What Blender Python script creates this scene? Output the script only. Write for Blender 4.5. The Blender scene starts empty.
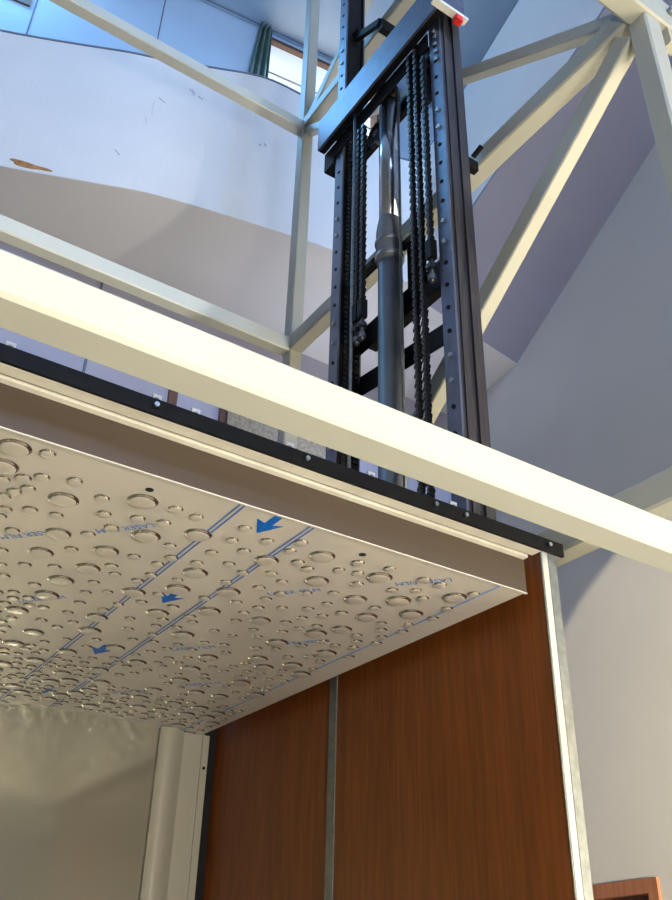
import bpy, bmesh, math, random
from mathutils import Vector, Matrix
random.seed(4)
SC = bpy.context.scene
COL = SC.collection
H0 = 1.5                      # camera height; the z values below are measured from it


# ------------------------------------------------------------------ materials
def mat(name, col, rough=0.5, metal=0.0, var=0.04, scale=8.0, bump=0.0, bscale=60.0,
        stretch=(1, 1, 1), coat=0.0, emis=None, estr=0.0, spec=0.5):
    m = bpy.data.materials.new(name)
    m.use_nodes = True
    nt = m.node_tree
    b = nt.nodes['Principled BSDF']
    b.inputs['Roughness'].default_value = rough
    b.inputs['Metallic'].default_value = metal
    b.inputs['Specular IOR Level'].default_value = spec
    b.inputs['Coat Weight'].default_value = coat
    tc = nt.nodes.new('ShaderNodeTexCoord')
    mp = nt.nodes.new('ShaderNodeMapping')
    mp.inputs['Scale'].default_value = stretch
    nt.links.new(tc.outputs['Object'], mp.inputs['Vector'])
    n = nt.nodes.new('ShaderNodeTexNoise')
    n.inputs['Scale'].default_value = scale
    n.inputs['Detail'].default_value = 6
    nt.links.new(mp.outputs['Vector'], n.inputs['Vector'])
    r = nt.nodes.new('ShaderNodeValToRGB')
    r.color_ramp.elements[0].position = 0.3
    r.color_ramp.elements[1].position = 0.7
    r.color_ramp.elements[0].color = tuple(max(0, c * (1 - var)) for c in col) + (1,)
    r.color_ramp.elements[1].color = tuple(min(1, c * (1 + var)) for c in col) + (1,)
    nt.links.new(n.outputs['Fac'], r.inputs['Fac'])
    nt.links.new(r.outputs['Color'], b.inputs['Base Color'])
    if bump:
        n2 = nt.nodes.new('ShaderNodeTexNoise')
        n2.inputs['Scale'].default_value = bscale
        n2.inputs['Detail'].default_value = 4
        nt.links.new(mp.outputs['Vector'], n2.inputs['Vector'])
        bp = nt.nodes.new('ShaderNodeBump')
        bp.inputs['Strength'].default_value = bump
        bp.inputs['Distance'].default_value = 0.01
        nt.links.new(n2.outputs['Fac'], bp.inputs['Height'])
        nt.links.new(bp.outputs['Normal'], b.inputs['Normal'])
    if emis:
        b.inputs['Emission Color'].default_value = emis + (1,)
        b.inputs['Emission Strength'].default_value = estr
    return m


def wood_mat():
    m = mat('cherry_laminate', (0.21, 0.064, 0.013), 0.42, var=0.22, scale=9.0, stretch=(14, 14, 0.7), spec=0.35)
    nt = m.node_tree
    w = nt.nodes.new('ShaderNodeTexNoise')
    w.inputs['Scale'].default_value = 3.0
    w.inputs['Detail'].default_value = 8
    w.inputs['Distortion'].default_value = 1.2
    mp = nt.nodes.new('ShaderNodeMapping')
    mp.inputs['Scale'].default_value = (5, 5, 0.35)
    tc = nt.nodes['Texture Coordinate']
    nt.links.new(tc.outputs['Object'], mp.inputs['Vector'])
    nt.links.new(mp.outputs['Vector'], w.inputs['Vector'])
    mx = nt.nodes.new('ShaderNodeMixRGB')
    mx.blend_type = 'MULTIPLY'
    mx.inputs['Fac'].default_value = 0.55
    rp = nt.nodes.new('ShaderNodeValToRGB')
    rp.color_ramp.elements[0].position = 0.35
    rp.color_ramp.elements[0].color = (0.72, 0.66, 0.6, 1)
    rp.color_ramp.elements[1].position = 0.65
    rp.color_ramp.elements[1].color = (1, 1, 1, 1)
    nt.links.new(w.outputs['Fac'], rp.inputs['Fac'])
    old = nt.nodes['Color Ramp']
    nt.links.new(old.outputs['Color'], mx.inputs['Color1'])
    nt.links.new(rp.outputs['Color'], mx.inputs['Color2'])
    nt.links.new(mx.outputs['Color'], nt.nodes['Principled BSDF'].inputs['Base Color'])
    return m


M = dict(
    cream=mat('cream_enamel', (0.52, 0.535, 0.475), 0.38, var=0.03, scale=5, bump=0.04, bscale=30),
    wood=wood_mat(),
    plaster=mat('white_plaster', (0.74, 0.74, 0.74), 0.9, var=0.03, scale=2.5, bump=0.12, bscale=40),
    creamwall=mat('pale_wall_paint', (0.64, 0.62, 0.54), 0.9, var=0.03, scale=2.0, bump=0.1, bscale=40),
    soffit=mat('ceiling_paint', (0.62, 0.61, 0.58), 0.9, var=0.02, scale=2.0),
    stair=mat('mauve_stair_shade', (0.29, 0.29, 0.36), 0.9, var=0.03, scale=3.0),  # darker than the soffit: shade of the slope is put into this base
    panelwall=mat('upper_wall_board', (0.47, 0.58, 0.70), 0.8, var=0.03, scale=2.0),
    coolwall=mat('cool_grey_wall_paint', (0.55, 0.55, 0.53), 0.9, var=0.03, scale=2.0, bump=0.1, bscale=40),
    scuff=mat('faint_grey_scuff', (0.48, 0.50, 0.54), 0.9, var=0.1),
    pin=mat('chain_pin', (0.12, 0.12, 0.13), 0.4, metal=0.6, var=0.1),
    lilac=mat('lilac_wall_paint', (0.40, 0.40, 0.50), 0.9, var=0.03, scale=2.0),
    stone=mat('rough_beige_stone', (0.30, 0.26, 0.20), 0.95, var=0.35, scale=40, bump=0.8, bscale=30),
    steel=mat('blued_steel', (0.15, 0.17, 0.24), 0.40, metal=0.7, var=0.15, scale=20, bump=0.05, bscale=80),
    galv=mat('galvanised_steel', (0.20, 0.22, 0.225), 0.45, metal=0.5, var=0.2, scale=60),
    dark=mat('black_steel', (0.009, 0.009, 0.010), 0.5, metal=0.0, var=0.2, scale=30, spec=0.12),
    shade_steel=mat('shaded_brown_steel', (0.055, 0.05, 0.055), 0.45, metal=0.4, var=0.35, scale=6, stretch=(30, 30, 1)),  # unlit channel faces: their shade is put into this brown-black base
    unseen=mat('low_bounce_wall', (0.22, 0.22, 0.22), 0.9, var=0.02),
    chain=mat('oiled_chain', (0.02, 0.02, 0.024), 0.4, metal=0.5, var=0.3, scale=80),
    hole=mat('hole_shadow', (0.006, 0.006, 0.008), 0.9, var=0.0),
    chrome=mat('chromed_rod', (0.66, 0.70, 0.80), 0.2, metal=1.0, var=0.03, scale=10),
    tube=mat('grey_cylinder_paint', (0.20, 0.21, 0.24), 0.5, metal=0.25, var=0.08, scale=12),
    bolt=mat('zinc_bolt', (0.40, 0.42, 0.44), 0.4, metal=0.9, var=0.05, scale=30),
    inox=mat('film_covered_stainless', (0.66, 0.635, 0.59), 0.38, metal=0.12, var=0.04, scale=6, bump=0.02, bscale=20),
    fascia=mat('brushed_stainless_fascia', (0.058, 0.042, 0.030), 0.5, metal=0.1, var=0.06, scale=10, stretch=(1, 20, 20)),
    lip=mat('raw_stainless_lip', (0.93, 0.89, 0.79), 0.5, metal=0.0, var=0.12, scale=14),
    column=mat('cream_column_paint', (0.42, 0.41, 0.34), 0.4, var=0.02, scale=3),
    gloss=mat('glossy_wall_panel', (0.50, 0.495, 0.40), 0.12, metal=0.6, var=0.02, scale=3),
    blue=mat('blue_film_print', (0.0, 0.13, 0.55), 0.5, var=0.02),
    paleblue=mat('pale_blue_film_edge', (0.20, 0.36, 0.68), 0.5, var=0.02),
    blueline=mat('blue_film_line', (0.05, 0.17, 0.50), 0.5, var=0.02),
    white=mat('white_trim', (0.62, 0.62, 0.56), 0.45, var=0.02),
    clip=mat('white_plastic', (0.8, 0.8, 0.82), 0.5, var=0.02),
    brown=mat('brown_timber', (0.13, 0.06, 0.035), 0.5, var=0.25, scale=12, stretch=(6, 6, 0.6)),
    doorwood=mat('brown_door_wood', (0.20, 0.075, 0.035), 0.45, var=0.2, scale=10, stretch=(6, 6, 0.6)),
    frame=mat('door_frame_wood', (0.30, 0.12, 0.055), 0.45, var=0.2, scale=10, stretch=(6, 6, 0.6)),
    curtain=mat('green_curtain_cloth', (0.10, 0.16, 0.13), 0.9, var=0.1, scale=20),
    red=mat('red_rubber', (0.75, 0.02, 0.015), 0.5, var=0.03),
    orange=mat('bare_orange_plaster', (0.42, 0.20, 0.07), 0.95, var=0.3, scale=30),
    seam=mat('joint_line', (0.16, 0.18, 0.24), 0.9, var=0.0),
    floor=mat('beige_floor', (0.45, 0.40, 0.32), 0.6, var=0.08, scale=3),
)
g = bpy.data.materials.new('window_glass')
g.use_nodes = True
gb = g.node_tree.nodes['Principled BSDF']
gb.inputs['Transmission Weight'].default_value = 1.0
gb.inputs['Roughness'].default_value = 0.0
gb.inputs['IOR'].default_value = 1.02
gn = g.node_tree.nodes.new('ShaderNodeTexNoise')
gr = g.node_tree.nodes.new('ShaderNodeValToRGB')
gr.color_ramp.elements[0].color = (0.96, 0.97, 0.97, 1)
gr.color_ramp.elements[1].color = (1, 1, 1, 1)
g.node_tree.links.new(gn.outputs['Fac'], gr.inputs['Fac'])
g.node_tree.links.new(gr.outputs['Color'], gb.inputs['Base Color'])
M['glass'] = g


# ------------------------------------------------------------------ mesh building
class MB:
    def __init__(s):
        s.bm = bmesh.new()
        s.mats = []

    def mi(s, m):
        if m not in s.mats:
            s.mats.append(m)
        return s.mats.index(m)

    def faces(s, vs, fs, m, smooth=False):
        k = s.mi(m)
        bv = [s.bm.verts.new(v) for v in vs]
        out = []
        for f in fs:
            fc = s.bm.faces.new([bv[i] for i in f])
            fc.material_index = k
            fc.smooth = smooth
            out.append(fc)
        return out

    def box(s, a, b, m):
        x0, y0, z0 = a
        x1, y1, z1 = b
        v = [(x0, y0, z0), (x1, y0, z0), (x1, y1, z0), (x0, y1, z0), (x0, y0, z1), (x1, y0, z1), (x1, y1, z1), (x0, y1, z1)]
        s.faces(v, [(3, 2, 1, 0), (4, 5, 6, 7), (0, 1, 5, 4), (1, 2, 6, 5), (2, 3, 7, 6), (3, 0, 4, 7)], m)

    def bar(s, p, q, w, h, m, up=(0, 0, 1), prof=None):
        """a square or profiled bar from p to q; w across, h along up"""
        p, q = Vector(p), Vector(q)
        d = (q - p).normalized()
        up = Vector(up)
        side = d.cross(up).normalized()
        u = side.cross(d).normalized()
        if prof is None:
            c = min(w, h) * 0.09
            prof = [(-w / 2 + c, -h / 2), (w / 2 - c, -h / 2), (w / 2, -h / 2 + c), (w / 2, h / 2 - c),
                    (w / 2 - c, h / 2), (-w / 2 + c, h / 2), (-w / 2, h / 2 - c), (-w / 2, -h / 2 + c)]
        n = len(prof)
        vs = [p + side * a + u * b for a, b in prof] + [q + side * a + u * b for a, b in prof]
        fs = [(i, (i + 1) % n, n + (i + 1) % n, n + i) for i in range(n)] + [tuple(range(n))[::-1], tuple(range(n, 2 * n))]
        s.faces(vs, fs, m)

    def cyl(s, p, q, r, m, n=24, r2=None, caps=True, smooth=True):
        p, q = Vector(p), Vector(q)
        d = (q - p).normalized()
        a = Vector((1, 0, 0)) if abs(d.x) < 0.9 else Vector((0, 1, 0))
        u = d.cross(a).normalized()
        w = d.cross(u)
        r2 = r if r2 is None else r2
        vs = []
        for P, R in ((p, r), (q, r2)):
            for i in range(n):
                t = 2 * math.pi * i / n
                vs.append(P + (u * math.cos(t) + w * math.sin(t)) * R)
        s.faces(vs, [(i, (i + 1) % n, n + (i + 1) % n, n + i) for i in range(n)], m, smooth)
        if caps:
            s.faces(vs[:n], [tuple(range(n))], m)
            s.faces(vs[n:], [tuple(range(n))], m)

    def lathe(s, c, prof, m, n=32, axis='z'):
        c = Vector(c)
        vs = []
        for r, z in prof:
            for i in range(n):
                t = 2 * math.pi * i / n
                vs.append(c + Vector((r * math.cos(t), r * math.sin(t), z)))
        fs = []
        for k in range(len(prof) - 1):
            for i in range(n):
                fs.append((k * n + i, k * n + (i + 1) % n, (k + 1) * n + (i + 1) % n, (k + 1) * n + i))
        s.faces(vs, fs, m, True)

    def prism(s, pts, z0, z1, m):
        n = len(pts)
        vs = [(x, y, z0) for x, y in pts] + [(x, y, z1) for x, y in pts]
        s.faces(vs, [tuple(range(n))[::-1], tuple(range(n, 2 * n))] + [(i, (i + 1) % n, n + (i + 1) % n, n + i) for i in range(n)], m)

    def build(s, name, parent=None, base=None, fix=True):
        if fix:
            bmesh.ops.remove_doubles(s.bm, verts=s.bm.verts, dist=1e-6)
            bmesh.ops.recalc_face_normals(s.bm, faces=s.bm.faces)
        me = bpy.data.meshes.new(name)
        off = Vector((0, 0, H0))
        for v in s.bm.verts:
            v.co += off
        if parent is not None:
            base = parent.matrix_world_loc if hasattr(parent, 'matrix_world_loc') else None
        s.bm.to_mesh(me)
        s.bm.free()
        for m in s.mats:
            me.materials.append(m)
        o = bpy.data.objects.new(name, me)
        COL.objects.link(o)
        if parent is not None:
            # parents are Empties at their base or meshes built in place
            w = wpos(parent)
            o.parent = parent
            o.location = (0, 0, 0)
            me.transform(Matrix.Translation(-w))
        return o


WP = {}


def wpos(o):
    v = Vector((0, 0, 0))
    while o is not None:
        v = v + o.location
        o = o.parent
    return v


def tag(o, label=None, cat=None, group=None, kind=None):
    if label:
        o['label'] = label
    if cat:
        o['category'] = cat
    if group:
        o['group'] = group
    if kind:
        o['kind'] = kind
    return o


def thing(name, label, cat, loc, group=None):
    o = bpy.data.objects.new(name, None)
    o.empty_display_size = 0.1
    o.location = (loc[0], loc[1], loc[2] + H0)
    COL.objects.link(o)
    return tag(o, label, cat, group)


def one(name, m, fn, parent=None, label=None, **k):
    b = MB()
    fn(b)
    o = b.build(name, parent)
    if label:
        o['label'] = label
    return o


def part_box(name, a, b, m, parent, label=None):
    return one(name, m, lambda k: k.box(a, b, m), parent, label)


def structure(name, b, label, cat='wall'):
    o = b.build(name)
    return tag(o, label, cat, kind='structure')


def bevel(o, w=0.002, seg=2):
    md = o.modifiers.new('bevel', 'BEVEL')
    md.width = w
    md.segments = seg
    md.limit_method = 'ANGLE'
    return o


# ================================================================== THE ROOM
# curved white gallery parapet (x, y, bottom z, top z)
PAR = [(-2.6, 4.55, 4.0, 5.1), (-1.2, 4.38, 4.0, 5.1), (-0.4, 4.24, 4.0, 5.12), (0.02, 4.16, 4.0, 5.14), (0.32, 4.06, 4.0, 5.16), (0.56, 3.97, 4.0, 5.18),
       (0.84, 3.86, 4.0, 5.20), (1.08, 3.77, 4.0, 5.20), (1.36, 3.70, 4.0, 5.27), (1.68, 3.635, 4.0, 5.35), (1.95, 3.585, 4.0, 5.32),
       (2.2, 3.545, 4.0, 5.25), (2.5, 3.53, 4.0, 5.19), (2.72, 3.52, 4.0, 5.15), (2.84, 3.50, 4.01, 5.16), (2.9, 3.44, 4.05, 5.18),
       (2.9, 3.0, 4.28, 5.42), (2.9, 2.6, 4.47, 5.62), (2.9, 1.9, 4.81, 5.96), (2.9, 0.4, 5.53, 6.68)]


def smooth_poly(P, k=4):
    out = []
    for i in range(len(P) - 1):
        p0 = P[max(0, i - 1)]
        p1 = P[i]
        p2 = P[i + 1]
        p3 = P[min(len(P) - 1, i + 2)]
        for j in range(k):
            t = j / k
            out.append(tuple(0.5 * ((2 * b) + (-a + c) * t + (2 * a - 5 * b + 4 * c - d) * t * t + (-a + 3 * b - 3 * c + d) * t ** 3)
                             for a, b, c, d in zip(p0, p1, p2, p3)))
    out.append(P[-1])
    return out


PS = smooth_poly(PAR[:15]) [:-1] + [PAR[14]] + PAR[15:]
b = MB()
inner, outer = [], []
for i, p in enumerate(PS):
    a = Vector(PS[max(0, i - 1)][:2])
    c = Vector(PS[min(len(PS) - 1, i + 1)][:2])
    t = (c - a).normalized()
    nrm = Vector((-t.y, t.x))          # away from the well
    inner.append(p)
    outer.append((p[0] + nrm.x * 0.12, p[1] + nrm.y * 0.12, p[2], p[3]))
inner = [(p[0], p[1], p[2] + (0.004 if p[1] > 3.46 else 0.03), p[3]) for p in inner]
outer = [(p[0], p[1], p[2] + (0.004 if p[1] > 3.46 else 0.03), p[3]) for p in outer]
n = len(PS)
vs = []
for p, q in zip(inner, outer):
    vs += [(p[0], p[1], p[2]), (p[0], p[1], p[3]), (q[0], q[1], q[3]), (q[0], q[1], q[2])]
fs = []
for i in range(n - 1):
    for k in range(4):
        fs.append((4 * i + k, 4 * i + (k + 1) % 4, 4 * (i + 1) + (k + 1) % 4, 4 * (i + 1) + k))
fs += [(0, 1, 2, 3), (4 * n - 1, 4 * n - 2, 4 * n - 3, 4 * n - 4)]
b.faces(vs, fs, M['plaster'])
for f in b.bm.faces:
    f.smooth = False
par = structure('wall_parapet', b, 'curved white plaster parapet of the upper gallery, high behind the mast')
# thin shadow-gap capping along its top
b = MB()
vs = []
for p, q in zip(inner, outer):
    vs += [(p[0] - 0.0, p[1] - 0.006, p[3] + 0.001), (p[0], p[1] - 0.006, p[3] + 0.014), (q[0], q[1], q[3] + 0.014), (q[0], q[1], q[3] + 0.001)]
b.faces(vs, fs, M['seam'])
b.build('capping', par)
# bare patch and scuffs on the parapet
b = MB()
ring = []
for i in range(22):
    t = 2 * math.pi * i / 22
    r = 1 + 0.25 * math.sin(3 * t + 1) + 0.15 * random.random()
    ring.append((0.455 + 0.10 * r * math.cos(t), 0.018 * r * math.sin(t)))
vs = []
for (x, dz) in ring:
    y = 4.02 - (x - 0.44) * 0.38
    z = 4.045 + dz + (x - 0.45) * -0.12
    vs.append((x, y - 0.008, z))
vs2 = [(x, y + 0.02, z) for x, y, z in vs]
k = len(vs)
b.faces(vs + vs2, [tuple(range(k)), tuple(range(2 * k - 1, k - 1, -1))] + [(i, (i + 1) % k, k + (i + 1) % k, k + i) for i in range(k)], M['orange'])
o = b.build('bare_patch', par)
o['label'] = 'orange bare patch where the plaster has chipped off'


def on_parapet(x, z, off=0.002):
    for p, q in zip(PS[:-1], PS[1:]):
        if p[0] <= x <= q[0]:
            t = (x - p[0]) / (q[0] - p[0])
            return Vector((x, p[1] + (q[1] - p[1]) * t - off, z))


b = MB()
for x0, z0, x1, z1 in ((1.05, 4.83, 1.09, 4.80), (1.03, 4.79, 1.025, 4.70), (1.025, 4.70, 1.03, 4.66), (1.22, 4.99, 1.26, 4.96), (1.24, 5.0, 1.25, 4.94), (1.28, 4.95, 1.31, 4.93),
                       (1.0, 4.62, 1.005, 4.58), (1.73, 4.72, 1.745, 4.70), (1.70, 4.70, 1.71, 4.69), (0.87, 4.30, 0.90, 4.26)):
    p, q = on_parapet(x0, z0), on_parapet(x1, z1)
    b.bar(p, q, 0.006, 0.003, M['scuff'])
o = b.build('scuff', par)
o['label'] = 'grey scuff marks and hairline cracks'

# gallery slab (its underside is the soffit) and the sloping underside of the stair
b = MB()
edge = [(p[0], p[1] + 0.002) for p in PS if p[1] > 3.49]
poly = edge + [(2.902, 3.50), (2.902, 3.59), (4.05, 3.754), (4.6, 3.8), (4.6, 5.6), (-4.5, 5.6), (-4.5, 4.7)]
b.prism(poly, 4.0, 4.2, M['soffit'])
structure('ceiling', b, 'pale underside of the upper gallery slab behind the shaft frame', 'ceiling')
b = MB()


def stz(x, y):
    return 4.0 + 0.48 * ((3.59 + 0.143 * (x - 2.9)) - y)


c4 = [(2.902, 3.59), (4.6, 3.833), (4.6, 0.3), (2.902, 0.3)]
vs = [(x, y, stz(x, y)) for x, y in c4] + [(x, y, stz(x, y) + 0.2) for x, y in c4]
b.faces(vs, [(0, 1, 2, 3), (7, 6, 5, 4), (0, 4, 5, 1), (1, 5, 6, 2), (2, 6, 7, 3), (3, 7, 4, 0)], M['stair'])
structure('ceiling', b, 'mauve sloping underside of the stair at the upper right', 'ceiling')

# right-hand wall (slightly turned), with the door
WA = Vector((4.0, 4.08))
WD = Vector((-0.116, -0.9932))
WN = Vector((WD.y, -WD.x))       # points away from the room?  corrected below
if WN.x < 0:
    WN = -WN


def wr(s_, z, off=0.0):
    """point on the right wall, s_ metres along it towards the camera, off metres behind its face"""
    p = WA + WD * s_ + WN * off
    return Vector((p.x, p.y, z))


def wr_block(b, s0, s1, z0, z1, o0, o1, m):
    v = [wr(s0, z0, o0), wr(s1, z0, o0), wr(s1, z0, o1), wr(s0, z0, o1), wr(s0, z1, o0), wr(s1, z1, o0), wr(s1, z1, o1), wr(s0, z1, o1)]
    b.faces(v, [(3, 2, 1, 0), (4, 5, 6, 7), (0, 1, 5, 4), (1, 2, 6, 5), (2, 3, 7, 6), (3, 0, 4, 7)], m)


b = MB()
wr_block(b, -0.9, 0.10, -1.5, 7.0, 0, 0.15, M['coolwall'])
wr_block(b, 0.10, 0.99, 0.55, 7.0, 0, 0.15, M['coolwall'])
wr_block(b, 0.99, 10.3, -1.5, 7.0, 0, 0.15, M['coolwall'])
structure('wall_right', b, 'plain pale wall on the right above the brown door')
# door: 0.10 .. 0.99 along, top 0.55
b = MB()
wr_block(b, 0.165, 0.925, -1.5, 0.485, 0.05, 0.09, M['doorwood'])
door = b.build('door_1')
tag(door, 'brown wooden door at the bottom right corner', 'door', kind='structure')
b = MB()
wr_block(b, 0.10, 0.165, -1.5, 0.55, -0.015, 0.12, M['frame'])
wr_block(b, 0.925, 0.99, -1.5, 0.55, -0.015, 0.12, M['frame'])
wr_block(b, 0.165, 0.925, 0.485, 0.55, -0.015, 0.12, M['frame'])
b.build('door_frame', door)
one('handle', M['bolt'], lambda k: (k.bar(wr(0.86, -0.45, 0.0), wr(0.76, -0.45, 0.0), 0.02, 0.02, M['bolt']), k.cyl(wr(0.86, -0.45, 0.0), wr(0.86, -0.45, 0.05), 0.012, M['bolt'])), door)

# lower back wall, lilac paint
b = MB()
b.box((-4.6, 4.55, -1.5), (4.6, 4.7, 4.0), M['lilac'])
structure('wall_back', b, 'lilac wall seen in the gap above the black header bar')
for i, (x0, x1) in enumerate(((1.672, 1.728), (2.030, 2.072))):
    b = MB()
    b.box((x0, 4.525, -1.5), (x1, 4.549, 3.6), M['brown'])
    o = b.build('timber_post')
    tag(o, ('brown timber post between two lilac wall panels, in the gap over the black bar',
            'brown timber post beside the beige stone, in the gap over the black bar')[i], 'post', 'timber posts on the lilac wall')
b = MB()
b.box((2.073, 4.50, -1.5), (2.86, 4.549, 3.5), M['stone'])
bev = b.build('wall_stone')
tag(bev, 'rough beige stone facing showing through the gap over the black bar', 'wall', kind='structure')
b = MB()
b.box((1.12, 4.54, -1.5), (1.135, 4.55, 3.9), M['seam'])
tag(b.build('trim_1'), 'thin dark vertical joint in the lilac wall', 'trim', kind='structure')

# upper room: back wall with board joints and windows, ceiling, far shell
UD = Vector((1.0, -0.12)).normalized()
UN = Vector((0.12, 1.0)).normalized()
U0 = Vector((0.0, 5.367))


def up(x, z, off=0.0):
    s_ = x / UD.x
    p = U0 + UD * s_ + UN * off
    return Vector((p.x, p.y, z))


def up_block(b, x0, x1, z0, z1, o0, o1, m):
    v = [up(x0, z0, o0), up(x1, z0, o0), up(x1, z0, o1), up(x0, z0, o1), up(x0, z1, o0), up(x1, z1, o0), up(x1, z1, o1), up(x0, z1, o1)]
    b.faces(v, [(3, 2, 1, 0), (4, 5, 6, 7), (0, 1, 5, 4), (1, 2, 6, 5), (2, 3, 7, 6), (3, 0, 4, 7)], m)


WIN = [(-0.85, 0.27), (2.36, 3.62)]
ZW0, ZW1 = 7.08, 8.14
b = MB()
up_block(b, -5.2, WIN[0][0], 4.2, 8.2, 0, 0.2, M['panelwall'])
up_block(b, WIN[0][1], WIN[1][0], 4.2, 8.2, 0, 0.2, M['panelwall'])
up_block(b, WIN[1][1], 7.5, 4.2, 8.2, 0, 0.2, M['panelwall'])
for w in WIN:
    up_block(b, w[0], w[1], 4.2, ZW0, 0, 0.2, M['panelwall'])
    up_block(b, w[0], w[1], ZW1, 8.2, 0, 0.2, M['panelwall'])
uw = structure('wall_upper', b, 'pale blue board wall of the upper storey, top left')
b = MB()
for x in (-2.8, -1.75, 0.31, 1.335, 4.4):
    up_block(b, x - 0.006, x + 0.006, 4.3, 8.19, -0.004, 0.0, M['seam'])
b.build('board_joint', uw)
for i, w in enumerate(WIN):
    b = MB()
    f = 0.055
    up_block(b, w[0], w[1], ZW1 - 0.045, ZW1, -0.006, 0.05, M['brown'])
    up_block(b, w[0], w[1], ZW0, ZW0 + f, -0.02, 0.12, M['brown'])
    up_block(b, w[0], w[0] + 0.03, ZW0 + f, ZW1 - 0.045, -0.02, 0.12, M['brown'])
    up_block(b, w[1] - f, w[1], ZW0 + f, ZW1 - 0.045, -0.02, 0.12, M['brown'])
    wn = b.build('window_%d' % (i + 1))
    tag(wn, ('brown framed window just cut by the top left corner of the photo', 'bright window with a brown frame beside the green curtain')[i], 'window', kind='structure')
    b = MB()
    up_block(b, w[0] + 0.03, w[1] - f, ZW0 + f, ZW1 - 0.045, 0.05, 0.056, M['glass'])
    b.build('pane', wn)
    b = MB()
    up_block(b, w[0] + 0.03, w[1] - f, 7.66, 7.672, 0.035, 0.047, M['galv'])
    up_block(b, w[0] + 0.03, w[1] - f, 7.48, 7.492, 0.035, 0.047, M['galv'])
    b.build('glazing_bar', wn)
b = MB()
b.box((-5.2, -6, 8.2), (7.5, 6, 8.4), M['panelwall'])
structure('ceiling', b, 'pale blue main ceiling high above the shaft', 'ceiling')
b = MB()
for k in range(1):
    pass
p0, p1 = up(-5.1, 8.185, -0.045), up(7.4, 8.185, -0.045)
b.cyl(p0, p1, 0.005, M['seam'], 10)
tag(b.build('curtain_rail'), 'thin grey rail along the top of the upper wall carrying the green curtain', 'curtain rail')
# curtain
b = MB()
nf = 60
vs, fs = [], []
rows = 14
for r in range(rows + 1):
    t = r / rows
    z = 8.179 - t * 1.6
    for i in range(nf + 1):
        u_ = i / nf
        x = 2.385 - (0.13 + 0.13 * t) + (0.13 + 0.12 * t) * u_
        d_ = 0.055 + 0.032 * math.sin(u_ * 2 * math.pi * 3.0 + 0.4 * t) + 0.006 * math.sin(23 * u_ + 5 * t)
        vs.append(up(x, z, -d_))
for r in range(rows):
    for i in range(nf):
        fs.append((r * (nf + 1) + i, r * (nf + 1) + i + 1, (r + 1) * (nf + 1) + i + 1, (r + 1) * (nf + 1) + i))
b.faces(vs, fs, M['curtain'], True)
cu = b.build('curtain')
cu.modifiers.new('thick', 'SOLIDIFY').thickness = 0.004
tag(cu, 'green curtain drawn to the left of the bright upper window', 'curtain')

# shell of the room around and behind the camera
b = MB()
b.box((-5.2, -6, -1.65), (5.5, 5.6, -1.5), M['floor'])
structure('floor', b, 'beige floor of the hall under the shaft', 'floor')
b = MB()
b.box((-5.35, -6, -1.5), (-5.2, 6, 8.2), M['unseen'])  # unseen wall, darkened to keep bounce light off the frame
structure('wall_left', b, 'plain dark grey wall on the far left, out of the photo')
b = MB()
b.box((-5.2, -6.15, -1.5), (7.5, -6, 8.2), M['plaster'])
structure('wall_front', b, 'plain white wall behind the camera')
b = MB()
b.box((7.5, -6, 4.0), (7.65, 6, 8.2), M['plaster'])
structure('wall_upper_right', b, 'white upper wall beyond the stair')

b = MB()
b.box((4.61, -6, 4.0), (7.5, 5.6, 4.2), M['floor'])
structure('floor', b, 'gallery floor beyond the right wall, out of the photo', 'floor')

# ================================================================== SHAFT FRAME
fr = thing('shaft_frame', 'cream and grey welded steel tube frame of the lift shaft, big beam across the photo', 'frame', (1.63, 1.9, -1.5))
CR = M['cream']


def tube(name, p, q, w, h, up_=(0, 0, 1), m=None, label=None):
    b = MB()
    b.bar(p, q, w, h, m or CR, up_)
    return one_obj(b, name, fr, label)


def one_obj(b, name, parent, label=None):
    o = b.build(name, parent)
    if label:
        o['label'] = label
    return o


XF = 1.6
T = 0.07
ZL = [(-0.35, -0.28), (0.981, 1.062), (2.54, 2.62), (4.05, 4.12), (5.6, 5.68)]
# posts
tube('post', (1.635, 2.92, -1.5), (1.635, 2.92, 6.2), 0.065, 0.065, (0, 1, 0), label='rear corner post with grey blue sheen')
tube('post', (1.64, 0.905, -1.5), (1.64, 0.905, 2.519), 0.07, 0.065, (0, 1, 0), label='near right post')
tube('post', (-0.75, 2.92, -1.5), (-0.75, 2.92, 6.2), 0.065, 0.065, (0, 1, 0))
tube('post', (-0.75, 0.90, -1.5), (-0.75, 0.90, 6.2), 0.065, 0.065, (0, 1, 0))
# big near beam
tube('beam', (-0.717, 0.8975, 0.703), (1.604, 0.8975, 0.703), 0.066, 0.066, label='big cream beam crossing the whole photo above the cabin header')
# near upper beam, running past the post
tube('beam', (-0.717, 0.8975, 2.585), (1.79, 0.8975, 2.585), 0.07, 0.13, label='near cream beam in the top right corner')
# side beams in the plane of the mast
for z0, z1 in ZL[1:4]:
    tube('beam', (1.635, 0.94, (z0 + z1) / 2), (1.635, 2.887, (z0 + z1) / 2), T, z1 - z0)
# rear beams
for z0, z1 in ((2.53, 2.61), (4.03, 4.10)):
    tube('beam', (-0.717, 2.92, (z0 + z1) / 2), (1.602, 2.92, (z0 + z1) / 2), 0.065, z1 - z0)
# braces
tube('brace', (1.63, 0.96, 2.50), (1.63, 2.88, 0.98), 0.05, 0.075, label='cream diagonal brace running down behind the mast')
tube('brace', (1.64, 0.98, 2.63), (1.64, 2.88, 4.03), 0.045, 0.05, label='grey green diagonal brace going up behind the mast')
tube('brace', (1.64, 2.87, 4.13), (1.64, 0.98, 5.6), 0.045, 0.06)
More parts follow.
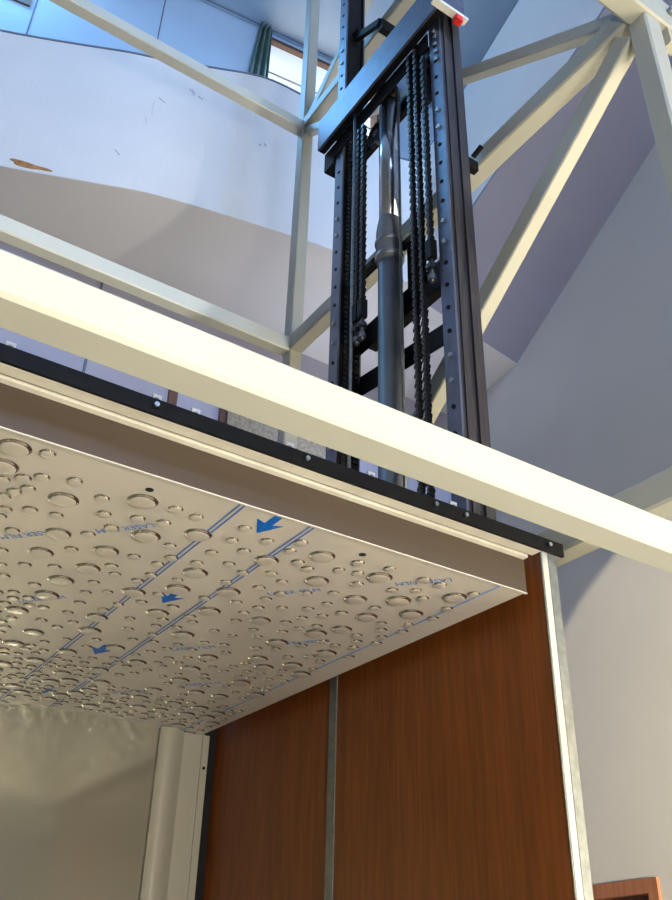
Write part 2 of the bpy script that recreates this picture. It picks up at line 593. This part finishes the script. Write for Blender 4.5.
# gusset and bolts at the near right node
b = MB()
b.box((1.700, 0.868, 2.45), (1.708, 0.93, 2.519), CR)
one_obj(b, 'gusset', fr)
for dx in (0.03, 0.075):
    b = MB()
    b.cyl((1.69 + dx, 0.8624, 2.60), (1.69 + dx, 0.846, 2.60), 0.012, M['red'] if dx > .05 else M['bolt'], 8)
    one_obj(b, 'bolt', fr)

# ================================================================== MAST
ms = thing('guide_mast', 'dark blue steel guide mast with two perforated channels and a heavy crosshead', 'mast', (1.48, 1.95, -1.5))
ST = M['steel']


def channel(y0, y1, open_dir, x0=1.45, x1=1.555, holes=()):
    """C channel; web on the side away from open_dir"""
    b = MB()
    t = 0.008
    z0, z1 = -1.3, 5.9
    b.box((x0, y0, z0), (x0 + t, y1, z1), ST)              # flange with the holes
    b.box((x1 - t, y0, z0), (x1, y1, z1), M['shade_steel'])
    if open_dir > 0:
        b.box((x0 + t, y0, z0), (x1 - t, y0 + t, z1), M['shade_steel'])
        # rolled ribs on the outside of the web
        b.box((x0 + 0.018, y0 - 0.006, z0), (x0 + 0.034, y0, z1), M['shade_steel'])
        b.box((x0 + 0.060, y0 - 0.010, z0), (x0 + 0.090, y0, z1), M['shade_steel'])
    else:
        b.box((x0 + t, y1 - t, z0), (x1 - t, y1, z1), ST)
        b.box((x0 + t, y1 - 0.024, z0), (x0 + 0.03, y1 - t, z1), M['dark'])
    yc = (y0 + y1) / 2
    z = -1.2
    k = 0
    while z < 5.85:
        if k % 6 not in (0, 1):
            # slotted hole: a short dark tilted slot just proud of the flange
            p = Vector((x0 - 0.0006, yc - 0.006, z - 0.005))
            q = Vector((x0 - 0.0006, yc + 0.006, z + 0.005))
            b.cyl((x0 - 0.0008, yc - 0.003, z - 0.003), (x0 + 0.001, yc - 0.003, z - 0.003), 0.0075, M['hole'], 10)
            b.cyl((x0 - 0.0008, yc + 0.003, z + 0.003), (x0 + 0.001, yc + 0.003, z + 0.003), 0.0075, M['hole'], 10)
        z += 0.092
        k += 1
    ch = b.build('channel', ms)
    z = -1.2
    k = 0
    while z < 5.85:
        if k % 6 in (0, 1) and 0.8 < z < 4.6:
            b = MB()
            b.cyl((x0, yc, z), (x0 - 0.007, yc, z), 0.0085, M['bolt'], 6, smooth=False)
            b.build('bolt', ch)
        z += 0.092
        k += 1
    return ch


c1 = channel(2.25, 2.308, -1)
c2 = channel(1.598, 1.658, 1)
# serrated guide strip inside the far channel
b = MB()
z = 0.6
while z < 3.35:
    for xx in (1.478, 1.505, 1.530):
        b.box((xx, 2.252, z), (xx + 0.016, 2.262, z + 0.014), M['chain'])
    z += 0.024
b.box((1.462, 2.262, 0.5), (1.543, 2.280, 5.85), M['dark'])
b.build('guide_strip', c1)
# inner dark face bar along the near channel
b = MB()
b.box((1.470, 1.660, 0.6), (1.545, 1.672, 3.3), M['dark'])
b.build('guide_strip', c2)

# crosshead: a deep box channel in front of the rails
b = MB()
XC0, XC1 = 1.400, 1.440
zb, zt = 3.235, 3.425
b.box((XC0, 1.552, zb), (XC0 + 0.010, 2.385, zt), ST)
b.box((XC0 + 0.010, 1.552, zt - 0.010), (XC1, 2.385, zt), ST)
b.box((XC0 + 0.010, 1.552, zb), (XC1, 2.385, zb + 0.010), M['dark'])
b.box((XC1 - 0.006, 1.552, zb + 0.010), (XC1, 2.385, zt - 0.010), M['dark'])
cross = bevel(b.build('crosshead', ms), 0.003)
# rear member of the crosshead and the dark end below
b = MB()
b.box((1.560, 1.67, 3.18), (1.585, 2.36, 3.27), M['dark'])
b.box((1.441, 1.66, 3.15), (1.447, 2.31, 3.234), M['dark'])
b.box((1.441, 2.312, 3.12), (1.575, 2.385, 3.234), M['dark'])
b.build('crosshead_tie', ms)
# end plate with red buffer
b = MB()
b.box((1.375, 1.540, 3.24), (1.535, 1.551, 3.45), ST)
b.box((1.375, 1.522, 3.225), (1.535, 1.551, 3.2395), M['lip'])
ep = b.build('end_plate', ms)
one('buffer', M['red'], lambda k: (k.box((1.478, 1.524, 3.195), (1.508, 1.550, 3.2245), M['red'])), ep, 'red rubber buffer')
for y in (1.42, 1.49):
    one('bolt', M['bolt'], lambda k: k.cyl((y, 1.5399, 3.36), (y, 1.530, 3.36), 0.012, M['bolt'], 6), ep)
for z in (3.035, 3.08, 3.125, 3.17):
    one('bolt', M['bolt'], lambda k: k.cyl((1.4495, 1.62, z), (1.441, 1.62, z), 0.008, M['bolt'], 6), c2)

# lower carriage beam with anchors
b = MB()
b.box((1.548, 1.659, 2.082), (1.5545, 2.249, 2.195), M['dark'])
b.box((1.5545, 1.70, 2.082), (1.59, 2.20, 2.090), M['dark'])
b.box((1.5545, 1.70, 2.187), (1.59, 2.20, 2.195), M['dark'])
b.box((1.544, 1.855, 2.13), (1.5478, 1.945, 2.43), M['dark'])
cb = bevel(b.build('carriage_beam', ms), 0.002)
b = MB()
b.bar((1.5515, 1.665, 1.855), (1.5515, 2.249, 1.935), 0.006, 0.085, M['dark'])
b.build('tie_bar', ms)
# clamp for the cylinder
b = MB()
b.box((1.47, 2.0485, 2.355), (1.50, 2.245, 2.38), M['dark'])
b.build('cylinder_bracket', ms)
b = MB()
b.box((1.508, 1.87, 2.355), (1.53, 1.94, 2.38), M['dark'])
b.build('cylinder_bracket', ms)
# mast bracket near the top left, tied to the frame
b = MB()
b.bar((1.50, 2.24, 3.95), (1.50, 2.05, 3.84), 0.02, 0.04, M['dark'])
b.cyl((1.50, 2.245, 3.97), (1.50, 2.20, 3.97), 0.022, M['dark'], 12)
b.box((1.50, 2.03, 3.78), (1.601, 2.06, 3.85), M['dark'])
b.build('wall_bracket', ms)
# bracket on the right of the near channel
b = MB()
b.box((1.557, 1.600, 2.51), (1.60, 1.625, 2.555), M['dark'])
b.bar((1.577, 1.60, 2.565), (1.585, 1.56, 2.59), 0.012, 0.018, M['dark'])
b.build('wall_bracket', ms)
# chain wheels below the crosshead


def sprocket(y, x, z=3.14, r=0.075, w=0.022):
    b = MB()
    nteeth = 16
    ring = []
    for i in range(nteeth * 2):
        t = 2 * math.pi * i / (nteeth * 2)
        rr = r if i % 2 == 0 else r * 0.88
        ring.append((rr * math.cos(t), rr * math.sin(t)))
    k = len(ring)
    vs = [(x - w / 2, y + a, z + c) for a, c in ring] + [(x + w / 2, y + a, z + c) for a, c in ring]
    b.faces(vs, [tuple(range(k)), tuple(range(2 * k - 1, k - 1, -1))] + [(i, (i + 1) % k, k + (i + 1) % k, k + i) for i in range(k)], M['chain'])
    b.cyl((x - 0.0115, y, z), (x + 0.03, y, z), 0.018, M['bolt'], 12)
    return b.build('chain_wheel', ms)


sprocket(1.735, 1.50)
sprocket(1.735, 1.46)
sprocket(2.07, 1.50, 3.10, 0.06)
b = MB()
b.box((1.441, 1.72, 3.12), (1.448, 1.75, 3.24), M['dark'])
b.box((1.53, 1.66, 3.02), (1.545, 1.84, 3.28), M['dark'])
b.build('wheel_carrier', ms)

# ================================================================== HYDRAULIC CYLINDER
CX, CY = 1.50, 1.992
hy = thing('hydraulic_cylinder', 'hydraulic cylinder standing between the mast channels, shiny rod over a grey barrel', 'hydraulic cylinder', (CX, CY, -1.5))
one('barrel', M['tube'], lambda k: k.lathe((CX, CY, 0), [(0.0, -1.45), (0.043, -1.45), (0.043, 2.315), (0.0, 2.315)], M['tube'], 40), hy)
one('collar', M['tube'], lambda k: k.lathe((CX, CY, 0), [(0.0, 2.316), (0.046, 2.316), (0.05, 2.325), (0.05, 2.465), (0.046, 2.50), (0.040, 2.535), (0.0, 2.535)], M['tube'], 40), hy)
one('ring', M['bolt'], lambda k: k.lathe((CX, CY, 0), [(0.050, 2.33), (0.056, 2.335), (0.056, 2.347), (0.050, 2.352)], M['bolt'], 40), hy)
one('ring', M['bolt'], lambda k: k.lathe((CX, CY, 0), [(0.0501, 2.405), (0.055, 2.409), (0.055, 2.417), (0.0501, 2.421)], M['bolt'], 40), hy)
one('rod', M['chrome'], lambda k: k.lathe((CX, CY, 0), [(0.0, 2.536), (0.038, 2.536), (0.038, 3.22), (0.0, 3.22)], M['chrome'], 48), hy, 'shiny chromed rod')
one('rod_head', M['dark'], lambda k: k.lathe((CX, CY, 0), [(0.0, 3.221), (0.045, 3.221), (0.05, 3.24), (0.05, 3.28), (0.043, 3.30), (0.0, 3.30)], M['dark'], 32), hy)

# ================================================================== CHAINS


def chain_mesh(b, x, y, z0, z1, w=0.019, pitch=0.018):
    z = z0
    k = 0
    while z < z1:
        # leaf links: alternate wide and narrow packs of rounded plates
        if k % 2 == 0:
            offs = (-0.010, -0.003, 0.004)
        else:
            offs = (-0.0065, 0.0005, 0.0075)
        for dx in offs:
            ring = []
            for i in range(8):
                t = 2 * math.pi * (i + 0.5) / 8
                ring.append((y + (w / 2) * math.cos(t) * (1.0 if k % 2 == 0 else 0.86), z + pitch / 2 + pitch * 0.62 * math.sin(t)))
            vs = [(x + dx, a, c) for a, c in ring] + [(x + dx + 0.004, a, c) for a, c in ring]
            b.faces(vs, [tuple(range(8)), tuple(range(15, 7, -1))] + [(i, (i + 1) % 8, 8 + (i + 1) % 8, 8 + i) for i in range(8)], M['chain'])
        b.cyl((x - 0.012, y, z), (x + 0.012, y, z), 0.003, M['pin'], 6)
        z += pitch
        k += 1


CH = [(1.768, 0.2, 3.20, 'long black leaf chain just right of the cylinder, left one of the running pair', False),
      (1.728, 0.2, 3.20, 'long black leaf chain, right one of the running pair beside the cylinder', False),
      (1.683, 2.14, 3.10, 'shorter black leaf chain against the near channel, ending in an anchor', True),
      (2.108, 2.16, 3.10, 'black leaf chain left of the cylinder nearer the far channel, ending in an anchor', True),
      (2.074, 2.16, 3.10, 'black leaf chain left of the cylinder, the one nearer the cylinder', True)]
for y, z0, z1, lab, anch in CH:
    x = 1.437
    t = thing('leaf_chain', lab, 'chain', (x, y, z0), 'leaf chains of the mast')
    b = MB()
    chain_mesh(b, x, y, z0, z1)
    b.build('links', t)
    if anch:
        b = MB()
        b.box((x - 0.014, y - 0.013, z0 - 0.07), (x + 0.014, y + 0.013, z0 + 0.01), M['dark'])
        b.cyl((x, y, z0 - 0.17), (x, y, z0 - 0.07), 0.008, M['pin'], 10)
        b.cyl((x, y, z0 - 0.115), (x, y, z0 - 0.095), 0.018, M['chain'], 6, smooth=False)
        b.cyl((x, y, z0 - 0.16), (x, y, z0 - 0.14), 0.014, M['pin'], 6, smooth=False)
        b.build('anchor', t)
for y, x, lab in ((2.125, 1.425, 'thin grey hose hanging left of the cylinder beside the chains'), (1.925, 1.500, 'thin grey hose running down the right side of the shiny rod')):
    b = MB()
    b.cyl((x, y, 0.5), (x, y, 3.23), 0.006, M['galv'], 10)
    tag(b.build('hose'), lab, 'hose')


# ================================================================== LIFT CAR
car = thing('lift_car', 'lift cabin with bubble-patterned metal ceiling, cherry wood side wall and glossy back wall', 'lift cabin', (0.6, 1.9, -1.4))
BUB = [(232,1308,1),(347,1359,1),(456,1287,1),(514,1406,1),(383,1490,1),(480,1509,1),(384,1587,1),(481,1604,1),(459,1692,1),(461,1785,1),(586,1346,1),(599,1662,1),(664,1594,1),(656,1500,1),(293,1305,0),(340,1287,0),(287,1356,0),(397,1316,0),(262,1407,0),(313,1427,0),(356,1421,0),(421,1368,0),(512,1280,0),(474,1350,0),(451,1410,0),(517,1340,0),(427,1460,0),(313,1526,0),(425,1539,0),(531,1500,0),(565,1417,0),(589,1463,0),(580,1504,0),(513,1566,0),(377,1660,0),(426,1636,0),(533,1599,0),(591,1560,0),(582,1603,0),(321,1621,0),(359,1739,0),(423,1745,0),(515,1663,0),(401,1810,0),(520,1723,0),(555,1693,0),(644,1553,0),(644,1641,0),(553,1285,0),(638,1456,0),(339,1687,0),(738,1368,1),(811,1291,1),(865,1393,1),(752,1546,1),(769,1663,1),(978,1425,1),(1052,1491,1),(882,1645,1),(1052,1585,1),(1020,1640,1),(983,1744,1),(1111,1738,1),(905,1935,1),(1004,1870,1),(952,1307,1),(788,1829,1),(640,1273,0),(645,1330,0),(697,1295,0),(639,1398,0),(684,1357,0),(749,1265,0),(752,1307,0),(689,1424,0),(789,1340,0),(819,1355,0),(870,1324,0),(880,1276,0),(907,1315,0),(936,1358,0),(729,1443,0),(775,1415,0),(812,1437,0),(725,1504,0),(791,1490,0),(841,1489,0),(881,1457,0),(924,1423,0),(831,1532,0),(792,1585,0),(728,1603,0),(843,1584,0),(883,1555,0),(929,1527,0),(945,1480,0),(1036,1439,0),(832,1628,0),(974,1542,0),(997,1503,0),(946,1578,0),(750,1716,0),(769,1743,0),(841,1680,0),(932,1622,0),(998,1601,0),(974,1636,0),(898,1705,0),(957,1676,0),(831,1763,0),(879,1767,0),(929,1738,0),(1100,1596,0),(1061,1674,0),(1123,1629,0),(1038,1725,0),(1097,1679,0),(849,1846,0),(893,1833,0),(964,1807,0),(1002,1785,0),(1140,1667,0),(849,1909,0),(922,1879,0),(1054,1815,0),(1094,1781,0),(1169,1726,0),(1164,1610,0),(1131,1298,1),(1051,1378,1),(1117,1421,1),(943,1262,0),(1026,1264,0),(1067,1265,0),(1008,1341,0),(1046,1315,0),(1149,1261,0),(1083,1340,0),(1157,1353,0),(1168,1412,0),(1151,1474,0),(1100,1503,0),(1123,1535,0),(1166,1515,0),(1149,1570,0),(438,1908,1),(686,1740,1),(590,1843,1),(609,1932,1),(510,2021,1),(699,2007,1),(617,2105,1),(496,2124,1),(577,2216,1),(665,2274,1),(731,2190,1),(665,2362,1),(599,2464,1),(715,2526,1),(773,2288,1),(774,2377,1),(783,2077,1),(910,2263,1),(909,2040,1),(929,2143,1),(1006,2347,1),(909,2351,1),(1006,2430,1),(860,2466,1),(1084,2426,1),(1010,2214,1),(520,2292,1),(410,1844,0),(531,1784,0),(599,1745,0),(633,1702,0),(697,1687,0),(478,1856,0),(585,1792,0),(530,1854,0),(430,1994,0),(499,1934,0),(559,1903,0),(541,1955,0),(651,1806,0),(711,1769,0),(715,1814,0),(673,1869,0),(732,1869,0),(755,1795,0),(550,2070,0),(585,2021,0),(642,1982,0),(708,1927,0),(754,1914,0),(642,2041,0),(807,1898,0),(798,1939,0),(527,2193,0),(560,2162,0),(613,2168,0),(683,2114,0),(757,2025,0),(776,1982,0),(724,2080,0),(663,2204,0),(728,2137,0),(680,2159,0),(774,2121,0),(824,2047,0),(831,2000,0),(866,1968,0),(547,2268,0),(581,2297,0),(865,2016,0),(615,2244,0),(635,2323,0),(703,2270,0),(785,2196,0),(811,2161,0),(828,2118,0),(845,2066,0),(1047,1918,1),(1095,1862,1),(1148,1908,1),(1063,2063,1),(1146,2133,1),(1077,2207,1),(1086,2344,1),(907,1976,0),(945,1993,0),(984,1960,0),(999,1920,0),(1131,1796,0),(958,2065,0),(984,2005,0),(903,2099,0),(879,2141,0),(1031,1975,0),(1098,1914,0),(1151,1856,0),(976,2093,0),(1031,2019,0),(1067,1970,0),(1066,2015,0),(1111,1956,0),(1107,1997,0),(915,2189,0),(1146,1984,0),(1045,2112,0),(958,2202,0),(1006,2154,0),(1135,2049,0),(1091,2146,0),(1117,2085,0),(1149,2082,0),(992,2258,0),(1134,2185,0),(960,2303,0),(1083,2273,0),(1131,2288,0),(1045,2315,0),(1048,2396,0),(1163,2317,0),(1043,2496,0),(1123,2455,0)]
Y0, Y1 = 1.194, 2.60
X0, X1 = -0.05, 1.226
ZC = 0.70
ZH = 0.785
# ceiling tray with raised droplets
b = MB()
b.box((X0, Y0 + 0.003, ZC), (X1 - 0.003, Y1, ZC + 0.004), M['inox'])
b.box((X1 - 0.003, Y0 + 0.003, ZC), (X1, Y1, ZC + 0.08), M['inox'])
random.seed(11)
pts = [(a / 1000.0, c / 1000.0, k) for a, c, k in BUB]
tries = 0
add = []
while tries < 14000:
    tries += 1
    x, y = random.uniform(X0 + 0.02, 1.20), random.uniform(1.215, Y1 - 0.03)
    in_view_front = (y < 1.80 and x > 0.28) or (y < 2.10 and x > 0.45)
    k = 1 if random.random() < 0.25 else 0
    if in_view_front or (y < 2.3 and x > 0.75):
        continue
    ok = True
    for p in pts:
        dmin = (0.022 if p[2] else 0.012) + (0.022 if k else 0.012) + 0.004
        if (p[0] - x) ** 2 + (p[1] - y) ** 2 < dmin * dmin:
            ok = False
            break
    if ok:
        pts.append((x, y, k))


def drop(b, x, y, r, big):
    nseg = 28 if big else 18
    h = r * (0.20 if big else 0.30)
    prof = [(r * 1.10, 0.0), (r * 1.03, 0.0003), (r * 0.99, h * 0.42), (r * 0.90, h * 0.80), (r * 0.74, h * 0.97), (r * 0.45, h * 1.02), (r * 0.15, h * 1.03)]
    vs = []
    for pr_, pz in prof:
        for i in range(nseg):
            t = 2 * math.pi * i / nseg
            vs.append((x + pr_ * math.cos(t), y + pr_ * math.sin(t), ZC - pz))
    vs.append((x, y, ZC - h * 1.03))
    fs = []
    for k in range(len(prof) - 1):
        for i in range(nseg):
            fs.append((k * nseg + i, k * nseg + (i + 1) % nseg, (k + 1) * nseg + (i + 1) % nseg, (k + 1) * nseg + i))
    L = (len(prof) - 1) * nseg
    for i in range(nseg):
        fs.append((L + i, L + (i + 1) % nseg, len(vs) - 1))
    nr = 3 * nseg
    k0 = b.mi(M['rim'])
    out = b.faces(vs, fs, M['drop'], True)
    for f_ in out[:nr]:
        f_.material_index = k0


M['rim'] = mat('droplet_rim_stainless', (0.55, 0.52, 0.48), 0.12, metal=0.95, var=0.02)
M['drop'] = mat('droplet_stainless', (0.62, 0.59, 0.54), 0.30, metal=0.12, var=0.02, coat=0.5)
for x, y, k in pts:
    r = (0.0225 if k else 0.0120) * random.uniform(0.94, 1.06)
    if X0 + r < x < 1.215 - r and y < Y1 - r and y > Y0 + r:
        drop(b, x, y, r, k)
for x, y in ((0.449, 1.243), (0.866, 1.241)):
    b.cyl((x, y, ZC - 0.0006), (x, y, ZC + 0.001), 0.007, M['hole'], 16)
ceil_o = b.build('ceiling_panel', car, fix=False)
ceil_o['label'] = 'stainless ceiling panel embossed with large and small water droplets'

# print on the protective film
zf = ZC - 0.0007


def flat(b, P, m, z=zf):
    n_ = len(P)
    vs = [(x, y, z) for x, y in P] + [(x, y, z + 0.0005) for x, y in P]
    b.faces(vs, [tuple(range(n_)), tuple(range(2 * n_ - 1, n_ - 1, -1))] + [(i, (i + 1) % n_, n_ + (i + 1) % n_, n_ + i) for i in range(n_)], m)


for xa, xb, m_ in ((0.596, 0.606, M['blueline']), (0.732, 0.744, M['blueline'])):
    b = MB()
    for d_ in (-0.0042, 0.0042):
        flat(b, [(xa + d_ - 0.0017, Y0 + 0.006), (xa + d_ + 0.0017, Y0 + 0.006), (xb + d_ + 0.0017, Y1 - 0.002), (xb + d_ - 0.0017, Y1 - 0.002)], m_)
    b.build('film_line', ceil_o)['label'] = 'double blue line printed on the film'
b = MB()
flat(b, [(1.160, Y0 + 0.006), (1.166, Y0 + 0.006), (1.153, Y1 - 0.002), (1.147, Y1 - 0.002)], M['paleblue'])
b.build('film_line', ceil_o)['label'] = 'single pale blue film edge'
for cx, ya in ((0.666, 1.198), (0.670, 1.600), (0.676, 2.000), (0.682, 2.400)):
    b = MB()
    tip = ya + 0.080
    hd = tip - 0.042
    flat(b, [(cx - 0.0075, ya), (cx + 0.0075, ya), (cx + 0.0075, hd), (cx + 0.026, hd - 0.008), (cx, tip), (cx - 0.026, hd - 0.008), (cx - 0.0075, hd)], M['blue'])
    b.build('film_arrow', ceil_o)['label'] = 'blue arrow pointing to the back wall'


def text_on_film(s_, start, d, size, m):
    cu_ = bpy.data.curves.new('t', 'FONT')
    cu_.body = s_
    cu_.size = size
    cu_.extrude = 0.0002
    tmp = bpy.data.objects.new('t', cu_)
    COL.objects.link(tmp)
    dg = bpy.context.evaluated_depsgraph_get()
    dg.update()
    me = bpy.data.meshes.new_from_object(tmp.evaluated_get(dg))
    bpy.data.objects.remove(tmp)
    d = Vector((d[0], d[1], 0)).normalized()
    u_ = Vector((d.y, -d.x, 0))
    nn = d.cross(u_)
    mt = Matrix((d, u_, nn)).transposed().to_4x4()
    mt.translation = Vector((start[0], start[1], zf + 0.0003 + H0)) - wpos(ceil_o)
    me.transform(mt)
    me.materials.append(m)
    o = bpy.data.objects.new('film_text', me)
    COL.objects.link(o)
    o.parent = ceil_o
    return o


DN, UPD = (-0.66, 0.75), (0.66, -0.75)
for st, d in (((0.503, 1.351), DN), ((1.064, 1.226), DN), ((0.826, 1.513), UPD), ((1.064, 1.653), DN), ((0.815, 1.943), UPD), ((0.427, 1.860), UPD),
              ((0.371, 1.480), DN), ((0.955, 2.185), UPD), ((0.900, 2.270), DN)):
    text_on_film('LASER FILM', st, d, 0.0225, M['blueline'])

# fascia and the lit underside of the header
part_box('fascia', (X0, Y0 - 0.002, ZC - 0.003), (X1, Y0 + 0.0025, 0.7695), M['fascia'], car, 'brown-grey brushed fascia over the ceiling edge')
b = MB()
b.box((X0, Y0 - 0.0035, ZC - 0.0035), (X1 + 0.0005, Y0 + 0.002, ZC - 0.0018), M['white'])
b.build('ceiling_edge', car)['label'] = 'thin white edge of the ceiling panel'
b = MB()
b.box((X0, 1.180, 0.770), (X1, 1.202, 0.782), M['lip'])
b.box((X0, 1.1435, 0.770), (X1, 1.1685, 0.782), M['lip'])
b.box((X0, 1.1685, 0.777), (X1, 1.180, 0.782), M['fascia'])
b.build('header_lip', car)['label'] = 'pale grooved lip between fascia and black bar'
b = MB()
b.box((X0, 1.137, 0.7705), (1.283, 1.1433, 0.7985), M['dark'])
hb = b.build('header_bar', car)
hb['label'] = 'black steel bar along the top of the cabin front'
for x in (0.401, 0.677, 0.955, 1.027, 1.243):
    b = MB()
    b.cyl((x, 1.1369, 0.786), (x, 1.131, 0.786), 0.0042, M['bolt'], 10)
    b.build('bolt', hb)
for x in (0.188, 0.437, 0.51, 0.701, 0.884, 1.089):
    b = MB()
    z = 0.876
    b.box((x - 0.008, 1.238, z - 0.004), (x + 0.008, 1.243, z + 0.002), M['clip'])
    b.box((x - 0.008, 1.238, z - 0.014), (x - 0.004, 1.243, z - 0.004), M['clip'])
    b.box((x + 0.004, 1.238, z - 0.014), (x + 0.008, 1.243, z - 0.004), M['clip'])
    b.box((x - 0.008, 1.238, z - 0.018), (x + 0.008, 1.243, z - 0.014), M['clip'])
    b.box((x - 0.003, 1.239, 0.79), (x + 0.003, 1.242, z - 0.018), M['clip'])
    b.build('roof_clip', car)['label'] = 'small white clip on the roof edge'

# right side wall
XW = 1.278
ZB = -1.40
ZW = 0.825
part_box('side_panel', (XW, 1.196, ZB), (XW + 0.018, 1.937, ZW), M['wood'], car, 'front cherry wood side panel')
part_box('side_panel', (XW, 1.970, ZB), (XW + 0.018, 2.665, ZW), M['wood'], car, 'rear cherry wood side panel')
part_box('cover_strip', (XW - 0.003, 1.9375, ZB), (XW + 0.006, 1.9695, ZW), M['galv'], car, 'dark grey strip between the two wood panels')
part_box('front_trim', (XW - 0.001, 1.1935, ZB), (XW + 0.002, 1.1958, ZW), M['galv'], car)
part_box('front_jamb', (XW + 0.0022, 1.1925, ZB), (XW + 0.0175, 1.1958, ZW), M['white'], car, 'white edge strip down the cabin front')
b = MB()
b.box((XW + 0.018, 1.1915, ZB), (XW + 0.040, 1.2, ZW - 0.01), M['galv'])
b.box((XW + 0.0185, 1.2, ZB), (XW + 0.040, 2.67, ZH - 0.01), M['galv'])
b.build('side_frame', car)['label'] = 'galvanised outer edge of the side wall'
# back wall, corner column
b = MB()
b.box((X0, 2.60, ZB), (1.078, 2.615, ZC + 0.02), M['gloss'])
b.build('back_panel', car)['label'] = 'glossy cream back wall panel'
b = MB()
prof = []
for i in range(15):
    t = i / 14
    prof.append((1.079 + 0.085 * t, 2.604 - 0.030 * math.sin(math.pi * (0.12 + 0.88 * t) ** 0.8)))
pp = [(1.079, 2.615)] + prof + [(1.166, 2.604), (1.225, 2.604), (1.225, 2.615)]
b.prism(pp, ZB, ZC - 0.003, M['column'])
b.build('corner_column', car)['label'] = 'rounded cream column in the back corner'
b = MB()
b.box((1.2255, 2.600, ZB), (1.247, 2.614, ZC - 0.003), M['column'])
b.box((1.2475, 2.615, ZB), (1.2775, 2.64, ZC + 0.05), M['hole'])
cg = b.build('corner_gap', car)
cg['label'] = 'black joint between the back wall and the wood panel'
for z in (0.60, 0.2, -0.3):
    b = MB()
    b.cyl((1.236, 2.5999, z), (1.236, 2.596, z), 0.0045, M['dark'], 10)
    b.build('rivet', cg)
b = MB()
b.box((X0, 1.2, -1.47), (1.277, 2.60, -1.40), M['galv'])
b.build('car_floor', car)
b = MB()
b.box((X0 - 0.03, 1.2, ZB), (X0 - 0.005, 2.6, ZH - 0.015), M['gloss'])
b.build('side_panel', car)
b = MB()
b.box((X0, 1.2445, 0.79), (1.277, 2.60, 0.80), M['galv'])
b.build('roof', car)

# ================================================================== LIGHT


def area(name, loc, target, size, power, col, size_y=None, shape='RECTANGLE', spread=None):
    l = bpy.data.lights.new(name, 'AREA')
    l.shape = shape
    l.size = size
    l.size_y = size_y or size
    l.energy = power
    l.color = col
    if spread:
        l.spread = spread
    o = bpy.data.objects.new(name, l)
    COL.objects.link(o)
    p = Vector(loc) + Vector((0, 0, H0))
    q = Vector(target) + Vector((0, 0, H0))
    o.location = p
    o.rotation_euler = (q - p).to_track_quat('-Z', 'Y').to_euler()
    return o


area('daylight_upper_rear', (1.2, -5.0, 6.4), (1.8, 4.0, 4.8), 4.0, 215, (0.40, 0.61, 1.0), 2.0, spread=math.radians(95))
area('daylight_window_left', (-0.3, 5.0, 7.6), (1.3, 1.8, 3.2), 1.0, 50, (0.18, 0.55, 1.0), 0.7)
area('daylight_window', (2.9, 4.75, 7.6), (1.5, 1.5, 4.0), 1.0, 40, (0.45, 0.68, 1.0), 0.7)
area('hall_lamp', (0.75, -0.8, -0.1), (0.85, 1.2, 0.8), 0.3, 52, (1.0, 0.92, 0.78), 0.3)
area('hall_lamp', (1.53, -1.5, -0.95), (1.0, 3.0, 2.4), 0.28, 11, (1.0, 0.90, 0.76))
area('soffit_uplight', (2.8, 4.2, 2.5), (2.5, 3.8, 4.0), 0.5, 8, (0.70, 0.76, 1.0), spread=math.radians(130))  # unseen uplight added to brighten the gallery soffit


def spot(name, loc, target, power, col, angle, blend, size=0.03):
    l = bpy.data.lights.new(name, 'SPOT')
    l.energy = power
    l.color = col
    l.spot_size = math.radians(angle)
    l.spot_blend = blend
    l.shadow_soft_size = size
    o = bpy.data.objects.new(name, l)
    COL.objects.link(o)
    p = Vector(loc) + Vector((0, 0, H0))
    q = Vector(target) + Vector((0, 0, H0))
    o.location = p
    o.rotation_euler = (q - p).to_track_quat('-Z', 'Y').to_euler()
    return o


spot('shade_edge_spot', (1.355, 1.15, 1.2), (-0.4, 3.65, 4.5), 125, (1.0, 0.93, 0.80), 47, 0.05)  # added spot over the cabin; its cone edge makes the soffit shade line
# added unseen spot: cone edge draws the slanting shade line on the right wall
LP = Vector((2.3, -2.0, 0.0))
da = (Vector((3.939, 3.559, 2.077)) - LP).normalized()
db = (Vector((3.85, 2.8, 2.42)) - LP).normalized()
nn = da.cross(db).normalized()
if nn.z < 0:
    nn = -nn
al = math.radians(44.0)
mid = (Vector((3.92, 3.3, 2.20)) - LP).normalized()
ax = mid * math.cos(al) - nn * math.sin(al)
spot('shade_edge_spot', LP, LP + ax * 5, 3900, (1.0, 0.84, 0.58), 87.8, 0.004, 0.008)

w = bpy.data.worlds.new('World')
SC.world = w
w.use_nodes = True
bg = w.node_tree.nodes['Background']
bg.inputs['Color'].default_value = (1.0, 0.97, 0.95, 1)
bg.inputs['Strength'].default_value = 3.5

# ================================================================== CAMERA
cam = bpy.data.cameras.new('camera')
co = bpy.data.objects.new('camera', cam)
COL.objects.link(co)
yaw, pitch, roll = 0.5741267557830672, 0.5470068885078632, 0.027133920630309973
f = Vector((math.sin(yaw) * math.cos(pitch), math.cos(yaw) * math.cos(pitch), math.sin(pitch)))
r = Vector((math.cos(yaw), -math.sin(yaw), 0))
u = r.cross(f)
r2 = r * math.cos(roll) + u * math.sin(roll)
u2 = -r * math.sin(roll) + u * math.cos(roll)
mw = Matrix((r2, u2, -f)).transposed().to_4x4()
mw.translation = Vector((0, 0, H0))
co.matrix_world = mw
cam.sensor_fit = 'VERTICAL'
cam.sensor_height = 24.0
cam.lens = 24.0 * 910.03 / 900.0
cam.clip_start = 0.02
SC.camera = co
SC.view_settings.view_transform = 'Standard'
SC.view_settings.look = 'None'
SC.view_settings.gamma = 1
SC.view_settings.use_curve_mapping = False
SC.view_settings.exposure = 0.0
SC.cycles.caustics_reflective = False
